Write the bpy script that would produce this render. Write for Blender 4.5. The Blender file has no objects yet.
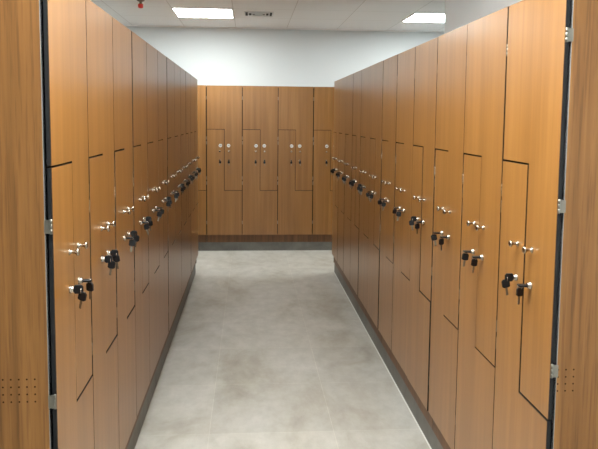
import bpy, bmesh, math, random
from mathutils import Vector, Matrix
random.seed(7)
S = bpy.context.scene
C = S.collection
PI = math.pi

# ------------------------------------------------------------------ measures
BAY = .40
XL, XR, Y0, YB, XB = .4939, .8135, 1.7145, 7.6093, -.4797
TOP, N1, N2, DB, PH = 1.868, 1.382, .6943, .187, .099      # door top, notches, door bottom, plinth height
DT, CF = .012, .0165                                       # door thickness, carcass front behind the door face
DEPTH = .50
CZ = 2.575
ROWEND = Y0 + 12*BAY

# ------------------------------------------------------------------ materials
def new_mat(name):
    m = bpy.data.materials.new(name); m.use_nodes = True
    nt = m.node_tree; b = nt.nodes['Principled BSDF']
    return m, nt, b
def simple(name, col, rough=.5, metal=0., spec=.5):
    m, nt, b = new_mat(name)
    b.inputs['Base Color'].default_value = (*col, 1)
    b.inputs['Roughness'].default_value = rough
    b.inputs['Metallic'].default_value = metal
    b.inputs['Specular IOR Level'].default_value = spec
    return m
def ramp(nt, stops):
    r = nt.nodes.new('ShaderNodeValToRGB')
    e = r.color_ramp.elements
    while len(e) < len(stops): e.new(.5)
    for k, (p, c) in enumerate(stops):
        e[k].position = p; e[k].color = (*c, 1)
    return r
def noise(nt, vec, scale, detail=4, rough=.5, dist=0.):
    n = nt.nodes.new('ShaderNodeTexNoise')
    n.inputs['Scale'].default_value = scale; n.inputs['Detail'].default_value = detail
    n.inputs['Roughness'].default_value = rough; n.inputs['Distortion'].default_value = dist
    nt.links.new(vec, n.inputs['Vector']); return n.outputs['Fac']
def mapping(nt, vec, scale, loc=(0,0,0)):
    m = nt.nodes.new('ShaderNodeMapping'); m.inputs['Scale'].default_value = scale
    m.inputs['Location'].default_value = loc
    nt.links.new(vec, m.inputs['Vector']); return m.outputs['Vector']
def mixc(nt, fac, a, b, mode='MIX'):
    m = nt.nodes.new('ShaderNodeMix'); m.data_type = 'RGBA'; m.blend_type = mode
    if isinstance(fac, (int, float)): m.inputs['Factor'].default_value = fac
    else: nt.links.new(fac, m.inputs['Factor'])
    for s, v in ((m.inputs['A'], a), (m.inputs['B'], b)):
        if isinstance(v, tuple): s.default_value = (*v, 1)
        else: nt.links.new(v, s)
    return m.outputs['Result']

def wood(name, dark, mid, light, rough, spec, coarse=1., pores=.35):
    m, nt, b = new_mat(name)
    tc = nt.nodes.new('ShaderNodeTexCoord'); oi = nt.nodes.new('ShaderNodeObjectInfo')
    mul = nt.nodes.new('ShaderNodeMath'); mul.operation = 'MULTIPLY'; mul.inputs[1].default_value = 37.
    nt.links.new(oi.outputs['Random'], mul.inputs[0])
    add = nt.nodes.new('ShaderNodeVectorMath'); add.operation = 'ADD'
    nt.links.new(tc.outputs['Object'], add.inputs[0])
    cb = nt.nodes.new('ShaderNodeCombineXYZ')
    nt.links.new(mul.outputs[0], cb.inputs[0]); nt.links.new(mul.outputs[0], cb.inputs[2])
    nt.links.new(cb.outputs[0], add.inputs[1]); v = add.outputs[0]
    a = noise(nt, mapping(nt, v, (34*coarse, 34*coarse, .9)), 1, 4, .55, .25)
    f = noise(nt, mapping(nt, v, (150*coarse, 150*coarse, 4)), 1, 3, .6)
    w = noise(nt, mapping(nt, v, (7, 7, .5)), 1, 2, .5)
    r = ramp(nt, [(.30, dark), (.5, mid), (.70, light)])
    nt.links.new(a, r.inputs['Fac'])
    r2 = ramp(nt, [(.36, (.62,.55,.5)), (.5, (1,1,1))])
    nt.links.new(f, r2.inputs['Fac'])
    c = mixc(nt, pores, r.outputs['Color'], r2.outputs['Color'], 'MULTIPLY')
    r3 = ramp(nt, [(.3, (.86,.84,.82)), (.7, (1.06,1.06,1.06))])
    nt.links.new(w, r3.inputs['Fac'])
    c = mixc(nt, .8, c, r3.outputs['Color'], 'MULTIPLY')
    nt.links.new(c, b.inputs['Base Color'])
    b.inputs['Roughness'].default_value = rough
    b.inputs['Specular IOR Level'].default_value = spec
    bp = nt.nodes.new('ShaderNodeBump'); bp.inputs['Strength'].default_value = .0 if pores < .5 else .05; bp.inputs['Distance'].default_value = .0006
    nt.links.new(f, bp.inputs['Height']); nt.links.new(bp.outputs[0], b.inputs['Normal'])
    return m

M = {}
M['door'] = wood('oak_laminate', (.208,.088,.020), (.247,.108,.026), (.288,.131,.036), .30, .62, .8, .16)
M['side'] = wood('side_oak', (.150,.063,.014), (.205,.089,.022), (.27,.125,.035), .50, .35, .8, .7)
M['kick_shaded'] = wood('kick_oak_shaded', (.10,.042,.014), (.135,.058,.020), (.17,.075,.027), .5, .4)  # darker copy of the side oak, carrying the shade under the doors
M['core'] = simple('black_core', (.006,.006,.007), .6, 0, .3)
M['inside'] = simple('carcass_gap_shade', (.012,.010,.009), .8, 0, .2)  # near-black carcass: the shade in the door gaps is put into its colour
M['band'] = simple('grey_edge_band', (.20,.20,.195), .45)
M['chrome'] = simple('satin_nickel', (.42,.36,.295), .24, 1)
M['steel'] = simple('hinge_steel', (.22,.205,.175), .42, 1)
M['black'] = simple('black_plastic', (.004,.004,.005), .5, 0, .3)
M['slot'] = simple('keyway', (.01,.01,.01), .7)
M['disc'] = simple('white_disc', (.80,.80,.78), .35)
M['numeral'] = simple('dark_print', (.05,.05,.05), .5)
M['hole'] = simple('vent_dark', (.045,.018,.006), .9, 0, .1)
M['wall'] = simple('wall_paint', (.66,.69,.70), .75, 0, .3)
M['wallr'] = simple('wall_paint_grey', (.88,.90,.90), .75, 0, .3)
M['frame'] = simple('lamp_frame', (.85,.85,.85), .4)
M['red'] = simple('red_cap', (.75,.03,.02), .35)
M['brass'] = simple('dark_brass', (.16,.12,.08), .4, .6)
M['ventw'] = simple('vent_white', (.75,.76,.76), .5)
M['seal'] = simple('white_sealant', (.62,.60,.56), .5)

def emis(name, col, st):
    m, nt, b = new_mat(name)
    b.inputs['Base Color'].default_value = (.9,.9,.9,1)
    b.inputs['Emission Color'].default_value = (*col, 1)
    b.inputs['Emission Strength'].default_value = st
    return m
LAMP = 15.
M['lamp'] = emis('lamp_diffuser', (.93,1.0,.99), LAMP)

# floor: grey concrete-look porcelain tiles, 60 cm
m, nt, b = new_mat('concrete_tile'); M['floor'] = m
tc = nt.nodes.new('ShaderNodeTexCoord'); v = tc.outputs['Object']
br = nt.nodes.new('ShaderNodeTexBrick')
br.offset = 0.; br.squash = 1.
br.inputs['Scale'].default_value = 1.; br.inputs['Brick Width'].default_value = .60; br.inputs['Row Height'].default_value = .60
br.inputs['Mortar Size'].default_value = .0016; br.inputs['Mortar Smooth'].default_value = .2; br.inputs['Bias'].default_value = 0
br.inputs['Color1'].default_value = (.93,.93,.93,1); br.inputs['Color2'].default_value = (1.05,1.05,1.05,1)
br.inputs['Mortar'].default_value = (1.18,1.17,1.15,1)
nt.links.new(mapping(nt, v, (1,1,1), (.188+.6*20, -4.93+.6*20, 0)), br.inputs['Vector'])
n1 = noise(nt, mapping(nt, v, (2.2,1.3,1)), 1.1, 6, .62, .5)
n2 = noise(nt, mapping(nt, v, (5,3,1)), 2.2, 6, .65)
rr = ramp(nt, [(.30, (.30,.268,.218)), (.46, (.385,.357,.312)), (.68, (.445,.422,.385))])
nt.links.new(n1, rr.inputs['Fac'])
r2 = ramp(nt, [(.3, (.80,.79,.77)), (.65, (1.08,1.08,1.08))]); nt.links.new(n2, r2.inputs['Fac'])
c = mixc(nt, .7, rr.outputs['Color'], r2.outputs['Color'], 'MULTIPLY')
c = mixc(nt, .9, c, br.outputs['Color'], 'MULTIPLY')
nt.links.new(c, b.inputs['Base Color']); b.inputs['Roughness'].default_value = .5
b.inputs['Specular IOR Level'].default_value = .35

# plinth tile
m, nt, b = new_mat('plinth_tile'); M['plinth'] = m
tc = nt.nodes.new('ShaderNodeTexCoord'); v = tc.outputs['Object']
n1 = noise(nt, v, 5, 6, .6, .3)
rr = ramp(nt, [(.3, (.075,.068,.058)), (.7, (.15,.14,.122))]); nt.links.new(n1, rr.inputs['Fac'])
nt.links.new(rr.outputs['Color'], b.inputs['Base Color']); b.inputs['Roughness'].default_value = .5

# ceiling tiles 60 cm
m, nt, b = new_mat('ceiling_tile'); M['ceil'] = m
tc = nt.nodes.new('ShaderNodeTexCoord'); v = tc.outputs['Object']
br = nt.nodes.new('ShaderNodeTexBrick'); br.offset = 0.
br.inputs['Scale'].default_value = 1.; br.inputs['Brick Width'].default_value = .60; br.inputs['Row Height'].default_value = .60
br.inputs['Mortar Size'].default_value = .004; br.inputs['Mortar Smooth'].default_value = .3
br.inputs['Color1'].default_value = (.86,.88,.90,1); br.inputs['Color2'].default_value = (.89,.91,.93,1)
br.inputs['Mortar'].default_value = (.66,.66,.66,1)
nt.links.new(mapping(nt, v, (1,1,1), (-1.035+.6*20, -6.74+.6*20, 0)), br.inputs['Vector'])
nt.links.new(br.outputs['Color'], b.inputs['Base Color']); b.inputs['Roughness'].default_value = .9

# ------------------------------------------------------------------ helpers
def box(bm, x0, x1, y0, y1, z0, z1, mi=0):
    vs = [bm.verts.new(p) for p in ((x0,y0,z0),(x1,y0,z0),(x1,y1,z0),(x0,y1,z0),(x0,y0,z1),(x1,y0,z1),(x1,y1,z1),(x0,y1,z1))]
    for q in ((0,3,2,1),(4,5,6,7),(0,1,5,4),(1,2,6,5),(2,3,7,6),(3,0,4,7)):
        f = bm.faces.new([vs[k] for k in q]); f.material_index = mi
    return vs
def prism(bm, pts, y0, y1, mi_face=0, mi_edge=0, bevel=0):
    """pts: (x, z) counter-clockwise seen from the front (-y)."""
    a = [bm.verts.new((x, y0, z)) for x, z in pts]
    c = [bm.verts.new((x, y1, z)) for x, z in pts]
    f = bm.faces.new(a); f.material_index = mi_face
    f = bm.faces.new(c[::-1]); f.material_index = mi_face
    n = len(pts)
    for k in range(n):
        f = bm.faces.new((a[k], c[k], c[(k+1) % n], a[(k+1) % n])); f.material_index = mi_edge
def lathe(bm, prof, seg=20, axis='y', mi=0, org=(0,0,0)):
    """prof: (distance along the axis, radius); axis 'y' runs towards -y (out of the door), 'z' downwards."""
    rings = []
    for d, r in prof:
        if r < 1e-6:
            p = (0,-d,0) if axis == 'y' else (0,0,-d)
            rings.append([bm.verts.new(Vector(p)+Vector(org))]); continue
        ring = []
        for k in range(seg):
            a = 2*PI*k/seg
            p = (r*math.cos(a), -d, r*math.sin(a)) if axis == 'y' else (r*math.cos(a), r*math.sin(a), -d)
            ring.append(bm.verts.new(Vector(p)+Vector(org)))
        rings.append(ring)
    for A, B in zip(rings, rings[1:]):
        for k in range(seg):
            k2 = (k+1) % seg
            if len(A) == 1 and len(B) == 1: continue
            if len(A) == 1: q = (A[0], B[k], B[k2])
            elif len(B) == 1: q = (A[k], B[0], A[k2])
            else: q = (A[k], B[k], B[k2], A[k2])
            f = bm.faces.new(q); f.material_index = mi; f.smooth = True
def torus(bm, R, r, org=(0,0,0), rot=None, seg=20, ts=8, mi=0):
    g = []
    for i in range(seg):
        a = 2*PI*i/seg; ring = []
        for j in range(ts):
            t = 2*PI*j/ts
            p = Vector(((R+r*math.cos(t))*math.cos(a), r*math.sin(t), (R+r*math.cos(t))*math.sin(a)))
            if rot: p = rot @ p
            ring.append(bm.verts.new(p+Vector(org)))
        g.append(ring)
    for i in range(seg):
        for j in range(ts):
            f = bm.faces.new((g[i][j], g[i][(j+1)%ts], g[(i+1)%seg][(j+1)%ts], g[(i+1)%seg][j])); f.smooth = True; f.material_index = mi
def mesh(name, bm, mats):
    bmesh.ops.recalc_face_normals(bm, faces=bm.faces)
    me = bpy.data.meshes.new(name); bm.to_mesh(me); bm.free()
    for k in (mats if isinstance(mats, (list, tuple)) else [mats]): me.materials.append(M[k])
    return me
def obj(name, me, parent=None, loc=(0,0,0), rot=(0,0,0)):
    o = bpy.data.objects.new(name, me); C.objects.link(o)
    o.location = loc; o.rotation_euler = rot
    if parent: o.parent = parent
    return o
def thing(name, label, cat, loc=(0,0,0), rz=0, group=None):
    o = bpy.data.objects.new(name, None); C.objects.link(o); o.empty_display_size = .1
    o.location = loc; o.rotation_euler = (0,0,rz); o['label'] = label; o['category'] = cat
    if group: o['group'] = group
    return o
def struct(name, bm, m):
    o = obj(name, mesh(name, bm, m)); o['kind'] = 'structure'; return o
def copy_tree(o, parent=None):
    c = o.copy(); C.objects.link(c)
    if parent: c.parent = parent
    for ch in list(o.children): copy_tree(ch, c)
    return c

# ------------------------------------------------------------------ the room
RX0, RX1, RY0, RY1 = -3.9, 4.9, -3.2, YB+.52
def slab(name, x0, x1, y0, y1, z0, z1, m):
    bm = bmesh.new(); box(bm, x0, x1, y0, y1, z0, z1); return struct(name, bm, m)
slab('floor', RX0-.1, RX1+.1, RY0-.1, RY1+.1, -.1, 0, 'floor')
slab('ceiling', RX0-.1, RX1+.1, RY0-.1, RY1+.1, CZ, CZ+.1, 'ceil')
slab('wall_back', RX0-.1, RX1+.1, RY1, RY1+.12, 0, CZ, 'wall')
slab('wall_left', RX0-.12, RX0, RY0, RY1, 0, CZ, 'wall')
slab('wall_front', RX0-.1, RX1+.1, RY0-.12, RY0, 0, CZ, 'wall')
slab('wall_far_right', RX1, RX1+.12, 4.68, RY1, 0, CZ, 'wall')
slab('wall_right', XR+DEPTH+.035, RX1+.12, RY0, 4.68, 0, CZ, 'wallr')
# perimeter angle of the suspended ceiling
bm = bmesh.new(); box(bm, RX0, RX1, RY1-.022, RY1, CZ-.012, CZ); struct('trim_1', bm, 'frame')

# tiled plinths the lockers stand on
def plinth(name, x0, x1, y0, y1): return slab(name, x0, x1, y0, y1, 0, PH, 'plinth')
RC = .026
plinth('trim_2', -XL-DEPTH, -XL-RC, Y0+.004, ROWEND-.004)
plinth('trim_3', XR+RC, XR+DEPTH, Y0+.004, ROWEND-.004)
BX0, BX1 = XB-1.2, XB+2.4+1.2
plinth('trim_4', BX0+.004, BX1-.004, YB+RC, RY1)
bm = bmesh.new(); box(bm, XR+RC-.005, XR+RC+.001, Y0+.004, ROWEND-.004, 0, .004); struct('trim_5', bm, 'seal')

# ------------------------------------------------------------------ locker cabinet (three bays, six interlocking doors)
W = 3*BAY
def door_pts(kind, gl, gr):
    g = .0023; l, r, mid = gl, BAY-gr, BAY/2
    if kind == 'low':
        return [(l, DB), (r, DB), (r, N2-.0026), (mid-g, N2-.0026), (mid-g, N1-.0026), (l, N1-.0026)]
    return [(mid+g, N2+.0026), (r, N2+.0026), (r, TOP), (l, TOP), (l, N1+.0026), (mid+g, N1+.0026)]
DOORME = {}
def door_mesh(kind, bay):
    key = (kind, bay)
    if key not in DOORME:
        gl = .0048 if bay == 0 else .0034; gr = .0048 if bay == 2 else .0034
        hx = 0 if kind == 'low' else BAY                    # the door's origin lies on its hinge line
        bm = bmesh.new()
        pts = [(x-hx, z) for x, z in door_pts(kind, gl, gr)]
        prism(bm, pts, .0008, DT-.0008, 0, 1)
        # laminate skins, a hair smaller, so the black core shows as a line round the edge
        c = .0007
        cx = sum(p[0] for p in pts)/len(pts)
        DOORME[key] = None
        n = len(pts); inner = []
        for k in range(n):
            p0, p1, p2 = Vector(pts[k-1]), Vector(pts[k]), Vector(pts[(k+1) % n])
            d1 = (p1-p0).normalized(); d2 = (p2-p1).normalized()
            n1 = Vector((-d1.y, d1.x)); n2 = Vector((-d2.y, d2.x))
            inner.append(tuple(p1 + c*(n1+n2)))
        prism(bm, inner, 0, .0009, 0, 1)
        DOORME[key] = mesh('door', bm, ['door', 'core'])
    return DOORME[key]

def body_mesh():
    bm = bmesh.new(); e = .0015; t = .018; d = DEPTH
    for x0, x1 in ((e, t), (BAY-t/2, BAY+t/2), (2*BAY-t/2, 2*BAY+t/2), (W-t, W-e)):
        box(bm, x0, x1, CF, d, DB+.010, TOP-t, 1)
    box(bm, e, W-e, CF+.0205, d, PH, PH+t, 1)
    box(bm, e, W-e, CF, d, TOP-t, TOP-.001, 0)
    box(bm, t, W-t, d-.006, d-.001, PH+t, TOP-t, 1)
    for k in range(3):                                      # the stepped shelf behind the interlocking doors
        x0 = k*BAY+t/2+(t/2 if k == 0 else 0); x1 = (k+1)*BAY-t/2-(t/2 if k == 2 else 0); m_ = (k+.5)*BAY
        box(bm, x0, m_+.006, CF+.003, d-.006, N1-.006, N1+.006, 1)
        box(bm, m_-.006, x1, CF+.003, d-.006, N2-.006, N2+.006, 1)
        box(bm, m_-.006, m_+.006, CF+.003, d-.006, N2+.006, N1-.006, 1)
    return mesh('body', bm, ['side', 'inside'])
BODY = body_mesh()
bm = bmesh.new(); box(bm, .0015, W-.0015, CF+.007, CF+.020, PH, DB+.010); KICK = mesh('kickboard', bm, 'kick_shaded')
def side_mesh(x0, x1):
    bm = bmesh.new(); box(bm, x0, x1, CF+.0012, DEPTH, PH, TOP); return mesh('side_panel', bm, 'side')
def band_mesh(x0, x1):
    bm = bmesh.new(); box(bm, x0, x1, CF, CF+.0012, PH, TOP); return mesh('edge_band', bm, 'band')

# hinge: pivot barrel in the gap with its leaf back to the carcass
bm = bmesh.new()
lathe(bm, [(-.019,0),(-.019,.0033),(-.007,.0033),(-.0066,.0022),(-.006,.0033),(.006,.0033),(.0066,.0022),(.007,.0033),(.019,.0033),(.019,0)], 12, 'z', 0, (0,.0032,0))
box(bm, -.0019, .0019, .003, CF+.004, -.017, .017)
box(bm, -.0024, .0024, .008, .0105, -.0175, .0175)
HINGE = mesh('hinge', bm, 'steel')
# knob: rose, neck and flared cap
bm = bmesh.new()
lathe(bm, [(-.002,0),(0,.0085),(.002,.0085),(.0028,.0075),(.0034,.0048),(.008,.0042),(.015,.0044),(.018,.0060),(.0200,.0092),(.0220,.0106),(.0250,.0106),(.0272,.0082),(.0280,.0040),(.0282,0)], 24)
KNOB = mesh('knob', bm, 'chrome')
# cam lock: collar, barrel and keyway
bm = bmesh.new()
lathe(bm, [(-.002,0),(0,.0105),(.0022,.0105),(.0036,.0097),(.0040,.0088),(.0095,.0085),(.0110,.0076),(.0112,.0058),(.0106,.0055),(.0106,0)], 24)
box(bm, -.0035, .0035, -.0109, -.0104, -.0007, .0007, 1)
LOCK = mesh('lock', bm, ['chrome', 'slot'])
# number disc
bm = bmesh.new()
lathe(bm, [(0,.0185),(.0026,.0185),(.0034,.0178),(.0034,.0155),(.0026,.0152)], 28, mi=1)
lathe(bm, [(.0022,.0154),(.0028,.0150),(.0028,0)], 28, mi=1)
torus(bm, .0118, .0019, org=(0,-.0026,0), seg=24, ts=6, mi=0)
box(bm, -.0080, .0080, -.0038, -.0026, -.0030, .0030, 2)
RIM = mesh('number_disc', bm, ['steel', 'disc', 'numeral'])

KINDC = [0]
# how far each door stands proud (-) of or behind (+) the row's face, in mm, bays counted from the camera: (low door, high door)
PROUD = {'L': [(-1.6,-.6),(-1.5,.1),(-1.5,.8),(-.7,-.4),(-.9,.3),(.6,.5),(-1.2,-.6),(-.4,.2),(-1.1,.6),(.3,-.5),(-.8,.1),(-.9,.5)],
         'R': [(-.7,.5),(.3,-1.2),(1.4,-.5),(-1.5,.0),(1.0,-.1),(1.2,-.6),(-.6,-.9),(.8,.2),(-.6,.1),(1.0,-.7),(.4,-.2),(-.4,.3)],
         'B': [(random.uniform(-.6,.6), random.uniform(-.6,.6)) for _ in range(9)]}
def make_cabinet(name, numbered, sides, row='B', unit=0):
    """local frame: x to the right seen from the front, door faces at y = 0, front towards -y."""
    t = bpy.data.objects.new(name, None); C.objects.link(t); t.empty_display_size = .1
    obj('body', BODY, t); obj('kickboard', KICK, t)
    for side in sides:
        x0, x1 = ((-.0005, .0014), (W-.0014, W+.0005))[side == 'right']
        obj('side_panel', side_mesh(x0, x1), t)
        b0, b1 = ((-.0005, .0178), (W-.0178, W+.0005))[side == 'right']
        obj('edge_band', band_mesh(b0, b1), t)
    for b in range(3):
        for kind in ('low', 'high'):
            hx = b*BAY + (0 if kind == 'low' else BAY)
            sw = random.uniform(.0, .010) * (-1 if kind == 'low' else 1)   # doors never close dead flush
            d = obj('door', door_mesh(kind, b), t, (hx, .001*PROUD[row][3*unit+(b if row != 'R' else 2-b)][kind == 'high'], 0), (0, random.uniform(-.0006,.0006), sw*.25))
            inx = 1 if kind == 'low' else -1
            for z in ((.33,.778,1.232) if kind == 'low' else (.835,1.284,1.731)):
                obj('hinge', HINGE, d, (inx*.0012, 0, z))
            px = (BAY/2-.050) if kind == 'low' else -(BAY/2-.050)
            obj('knob', KNOB, d, (px, 0, 1.138))
            obj('lock', LOCK, d, (px, 0, 1.034))
            if numbered: obj('number_disc', RIM, d, (px+(.004 if kind=='low' else -.004), 0, 1.200))
    return t

ORD = ['nearest', 'second', 'third', 'farthest']
cabs = {}
left_labels = ['near end cabinet of the left locker row, its drilled side panel facing us',
               'oak locker cabinet in the left row, second of four from the camera',
               'oak locker cabinet in the left row, third of four from the camera',
               'dim oak locker cabinet at the far end of the left row']
right_labels = ['near end cabinet of the right locker row, its drilled side panel facing us',
                'oak locker cabinet in the right row, second of four from the camera',
                'oak locker cabinet in the right row, third of four from the camera',
                'oak locker cabinet at the far end of the right row']
for k in range(4):
    c = make_cabinet('locker_cabinet', False, ['left'] if k == 0 else (['right'] if k == 3 else []), 'L', k)
    c.location = (-XL, Y0+W*k, 0); c.rotation_euler = (0,0,PI/2)
    c['label'] = left_labels[k]; c['category'] = 'locker'; c['group'] = 'locker cabinets of the left row'; cabs['L', k] = c
for k in range(4):
    c = make_cabinet('locker_cabinet', False, ['right'] if k == 0 else (['left'] if k == 3 else []), 'R', k)
    c.location = (XR, Y0+W*(k+1), 0); c.rotation_euler = (0,0,-PI/2)
    c['label'] = right_labels[k]; c['category'] = 'locker'; c['group'] = 'locker cabinets of the right row'; cabs['R', k] = c
bl = ['oak cabinet on the back wall, mostly hidden by the left row',
      'middle oak cabinet on the back wall with six disc-marked doors',
      'oak cabinet on the back wall, mostly hidden by the right row']
for k in range(3):
    c = make_cabinet('locker_cabinet', True, ['left'] if k == 0 else (['right'] if k == 2 else []), 'B', k)
    c.location = (XB+W*(k-1), YB, 0)
    c['label'] = bl[k]; c['category'] = 'locker'; c['group'] = 'locker cabinets along the back wall'; cabs['B', k] = c

# ventilation holes drilled in the two near side panels
def holes(cab, ys, name='vent_holes'):
    bm = bmesh.new()
    x = -.0005 if cab is cabs['L', 0] else W+.0005
    s = -1 if x < 0 else 1
    for y in ys:
        for z in (.839,.819,.7995,.780):
            ring = [bm.verts.new((x+s*.0003, y+.0024*math.cos(a*PI/5), z+.0024*math.sin(a*PI/5))) for a in range(10)]
            base = [bm.verts.new((x-s*.0003, y+.0024*math.cos(a*PI/5), z+.0024*math.sin(a*PI/5))) for a in range(10)]
            bm.faces.new(ring)
            for a in range(10): bm.faces.new((ring[a], ring[(a+1)%10], base[(a+1)%10], base[a]))
    o = obj(name, mesh(name, bm, 'hole'), cab); o['label'] = 'small dark ventilation holes in a square grid'
holes(cabs['L', 0], [.051+.0199*k for k in range(6)])
holes(cabs['R', 0], [.021+.0215*k for k in range(3)])

# ------------------------------------------------------------------ keys
def head_pts(w=.0245, h=.0255, ch=.005):
    # x from 0 outwards, z across
    return [(.0,-w*.30),(.003,-w/2),(h-ch,-w/2),(h,-w/2+ch),(h,w/2-ch),(h-ch,w/2),(.003,w/2),(.0,w*.30)]
def head_mesh():
    """plate in the x-z plane; x runs out of the lock."""
    bm = bmesh.new(); prism(bm, head_pts(), -.0026, .0026)
    bmesh.ops.recalc_face_normals(bm, faces=bm.faces)
    bmesh.ops.bevel(bm, geom=[e for e in bm.edges], offset=.0006, segments=1, affect='EDGES')
    me = mesh('key_head', bm, 'black'); return me
HEAD = head_mesh()
bm = bmesh.new()
prism(bm, [(-.024,-.003),(-.022,-.0036),(-.019,-.0022),(-.016,-.0036),(-.013,-.0024),(-.010,-.0036),(-.006,-.0030),(.002,-.0032),(.002,.0036),(-.022,.0036),(-.024,.0020)], -.0010, .0010)
BLADE = mesh('key', bm, 'steel')
bm = bmesh.new()
prism(bm, [(-.008,-.003),(.002,-.0032),(.002,.0034),(-.008,.0034)], -.0010, .0010)
STUB = mesh('key', bm, 'chrome')
bm = bmesh.new(); torus(bm, .0075, .0008); RING = mesh('key_ring', bm, 'chrome')

def make_keys(vertical, spare, swing, drop=.0):
    """origin on the lock axis at the door face; -y points out of the door."""
    t = bpy.data.objects.new('locker_keys', None); C.objects.link(t); t.empty_display_size = .02
    # local x of a key -> world -y
    out = Matrix(((0,1,0),(-1,0,0),(0,0,1)))               # x -> -y
    R = out.to_4x4()
    if not vertical: R = Matrix.Rotation(PI/2, 4, 'Y') @ R
    k = obj('key', STUB, t); k.matrix_local = Matrix.Translation((0,-.0125,0)) @ R
    h = obj('key_head', HEAD, k); h['label'] = 'black plastic key head'
    if spare:
        r = obj('key_ring', RING, t, (0,-.0325,-.0045-drop), (0,0,0 if vertical else PI/2))
        s = obj('key', BLADE, t)
        D = Matrix(((0,0,1),(0,1,0),(1,0,0))).to_4x4()     # x -> z
        s.matrix_local = Matrix.Translation((0,-.0325,-.0105-drop-.021)) @ Matrix.Rotation(PI/2+swing, 4, 'Z') @ Matrix.Rotation(random.uniform(-.25,.25), 4, 'Y') @ D
        h2 = obj('key_head', HEAD, s); h2['label'] = 'black plastic key head'
    return t
PROTO = {}
ords = ['first','second','third','fourth','fifth','sixth','seventh','eighth','ninth','tenth','eleventh','twelfth']
def keys_for(row, bay, kind):
    """bay counted from the camera (side rows) or from the left (back row)."""
    if row == 'L':
        k, b = divmod(bay, 3); base = Vector((-XL, Y0, 0)); x = bay*BAY; rz = PI/2; out = Vector((1,0,0)); al = Vector((0,1,0))
    elif row == 'R':
        b = bay; base = Vector((XR, Y0, 0)); x = 0; rz = -PI/2; al = Vector((0,1,0))
        x = bay*BAY
    else:
        base = Vector((XB-W, YB, 0)); x = bay*BAY; rz = 0; al = Vector((1,0,0))
    along = x + BAY/2 + (-.050 if (kind == 'low') != (row == 'R') else .050)
    p = base + al*along + Vector((0,0,1.034))
    spare = row != 'B'
    near = (kind == 'low') == (row == 'L')
    if row == 'B': vert = random.random() < .7; spare = True
    else: vert = random.random() < .5
    if (row, bay) == ('L', 0): vert = kind == 'low'
    if (row, bay) == ('R', 0): vert = kind == 'low'
    t = make_keys(vert, spare, random.uniform(-.55, .55) + (0 if row != 'B' else PI/2), 0)
    t.location = p; t.rotation_euler = (0,0,rz)
    t['category'] = 'keys'
    o = ords[bay] if row != 'B' else ords[bay]
    what = 'two black-headed keys' if spare else 'one black-headed key'
    if row == 'B':
        vis = bay-3
        place = {-1: 'beside the far end of the left row', 0: 'first full bay from left', 1: 'second full bay from left',
                 2: 'third full bay from left', 3: 'beside end of right row'}[vis]
        t['label'] = f"{what}, back row, {place}, {'left' if kind=='low' else 'right'} lock"
        t['group'] = 'keys in the back row locks'
    else:
        t['label'] = f"{what}, {'left' if row=='L' else 'right'} row, {o} bay from camera, {'nearer' if near else 'farther'} lock"
        t['group'] = f"keys in the {'left' if row=='L' else 'right'} row locks"
    return t
for bay in range(12):
    for kind in ('low','high'):
        keys_for('L', bay, kind); keys_for('R', bay, kind)
for bay in range(3, 7):
    for kind in ('low','high'):
        if bay == 6 and kind == 'high': continue
        keys_for('B', bay, kind)

# ------------------------------------------------------------------ ceiling things
def lamp(cx, cy, label, group='square ceiling light panels', s=.295, mat='lamp'):
    t = thing('ceiling_light', label, 'ceiling light', (cx, cy, CZ), 0, group)
    bm = bmesh.new(); w = .012
    for x0, x1, y0, y1 in ((-s,s,-s,-s+w),(-s,s,s-w,s),(-s,-s+w,-s+w,s-w),(s-w,s,-s+w,s-w)): box(bm, x0, x1, y0, y1, -.010, .0)
    obj('frame', mesh('frame', bm, 'frame'), t)
    bm = bmesh.new(); box(bm, -s+w, s-w, -s+w, s-w, -.007, -.001)
    obj('diffuser', mesh('diffuser', bm, mat), t)
    return t
GX = lambda k: 1.035+.6*k+.3
GY = lambda k: 6.74+.6*k+.3
lamp(GX(-3), GY(0), 'bright square ceiling light over the cross aisle, nearer the left row')
lamp(GX(1), GY(0), 'bright square ceiling light above the right row, cut by the grey wall')
for kx, ky, lab in ((-7, 0, 'square ceiling light far left over the cross aisle'), (5, 0, 'square ceiling light far right over the cross aisle'),
                    (-3, -7, 'added square ceiling light over the left row, ahead of the camera'), (-3, -9, 'added square ceiling light above the near end of the left row'),  # both unseen, added to brighten the right row and keep the left dim
                    (-2, -9, 'square ceiling light over the near end of the aisle'), (-2, -10, 'added square ceiling light just ahead of the camera'),  # the second one is unseen, added to brighten the near door tops
                    (-2, -15, 'added square ceiling light behind the camera'),  # unseen, added to light the end panels that face the camera
                    (-5, -6, 'added square ceiling light behind the left row')):  # unseen, added to light the tops of the right row
    lamp(GX(kx), GY(ky), lab)

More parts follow.
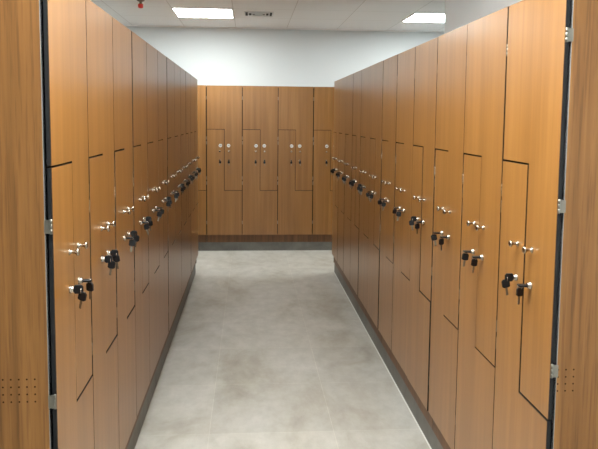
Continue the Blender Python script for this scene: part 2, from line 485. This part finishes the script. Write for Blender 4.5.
# air diffuser
t = thing('air_vent', 'small square white air vent with dark slots in the ceiling', 'air vent', (.09, 7.04, CZ))
bm = bmesh.new()
for s0, s1, z in ((.150,.136,-.006),(.112,.100,-.010),(.075,.064,-.013),(.040,.030,-.015)):
    for x0, x1, y0, y1 in ((-s0,s0,-s0,-s1),(-s0,s0,s1,s0),(-s0,-s1,-s1,s1),(s1,s0,-s1,s1)): box(bm, x0, x1, y0, y1, z-.002, 0)
obj('vent_grille', mesh('vent_grille', bm, 'ventw'), t)
bm = bmesh.new(); box(bm, -.14,.14,-.14,.14,-.0015,0); obj('vent_back', mesh('vent_back', bm, 'slot'), t)

# sprinkler head with its red cap
t = thing('sprinkler_head', 'ceiling sprinkler head with a red cap above the left row', 'sprinkler', (-1.00, 6.40, CZ))
bm = bmesh.new(); lathe(bm, [(0,0),(0,.036),(.004,.034),(.010,.020),(.012,.012),(.026,.012),(.030,.017),(.036,.017),(.036,0)], 20, 'z'); obj('sprinkler_body', mesh('sprinkler_body', bm, 'brass'), t)
bm = bmesh.new(); lathe(bm, [(.034,0),(.034,.023),(.044,.025),(.062,.023),(.068,.018),(.072,.0)], 20, 'z'); obj('cap', mesh('cap', bm, 'red'), t)

# ------------------------------------------------------------------ world, camera, view
w = bpy.data.worlds.new('World'); S.world = w; w.use_nodes = True
w.node_tree.nodes['Background'].inputs[0].default_value = (.8,.9,1,1)
w.node_tree.nodes['Background'].inputs[1].default_value = .05

f, py, pitch, yaw, roll, h = 674.53, 179.27, .0895, .0737, .0098, 1.5082
fw = Vector((math.sin(yaw)*math.cos(pitch), math.cos(yaw)*math.cos(pitch), -math.sin(pitch)))
r = Vector((math.cos(yaw), -math.sin(yaw), 0)); u = r.cross(fw)
c, s = math.cos(roll), math.sin(roll); r, u = c*r+s*u, c*u-s*r
cam = bpy.data.cameras.new('camera'); co = bpy.data.objects.new('camera', cam); C.objects.link(co)
mw = Matrix((r, u, -fw)).transposed().to_4x4(); mw.translation = Vector((0,0,h)); co.matrix_world = mw
cam.sensor_fit = 'HORIZONTAL'; cam.sensor_width = 36; cam.lens = 36*f/598
cam.shift_y = -(224.5-py)/598
cam.clip_start = .05
S.camera = co
S.view_settings.view_transform = 'Standard'; S.view_settings.look = 'None'
S.view_settings.gamma = 1; S.view_settings.use_curve_mapping = False
S.view_settings.exposure = 1.45
S.cycles.use_denoising = True
S.cycles.max_bounces = 10; S.cycles.diffuse_bounces = 6
S.cycles.caustics_reflective = False
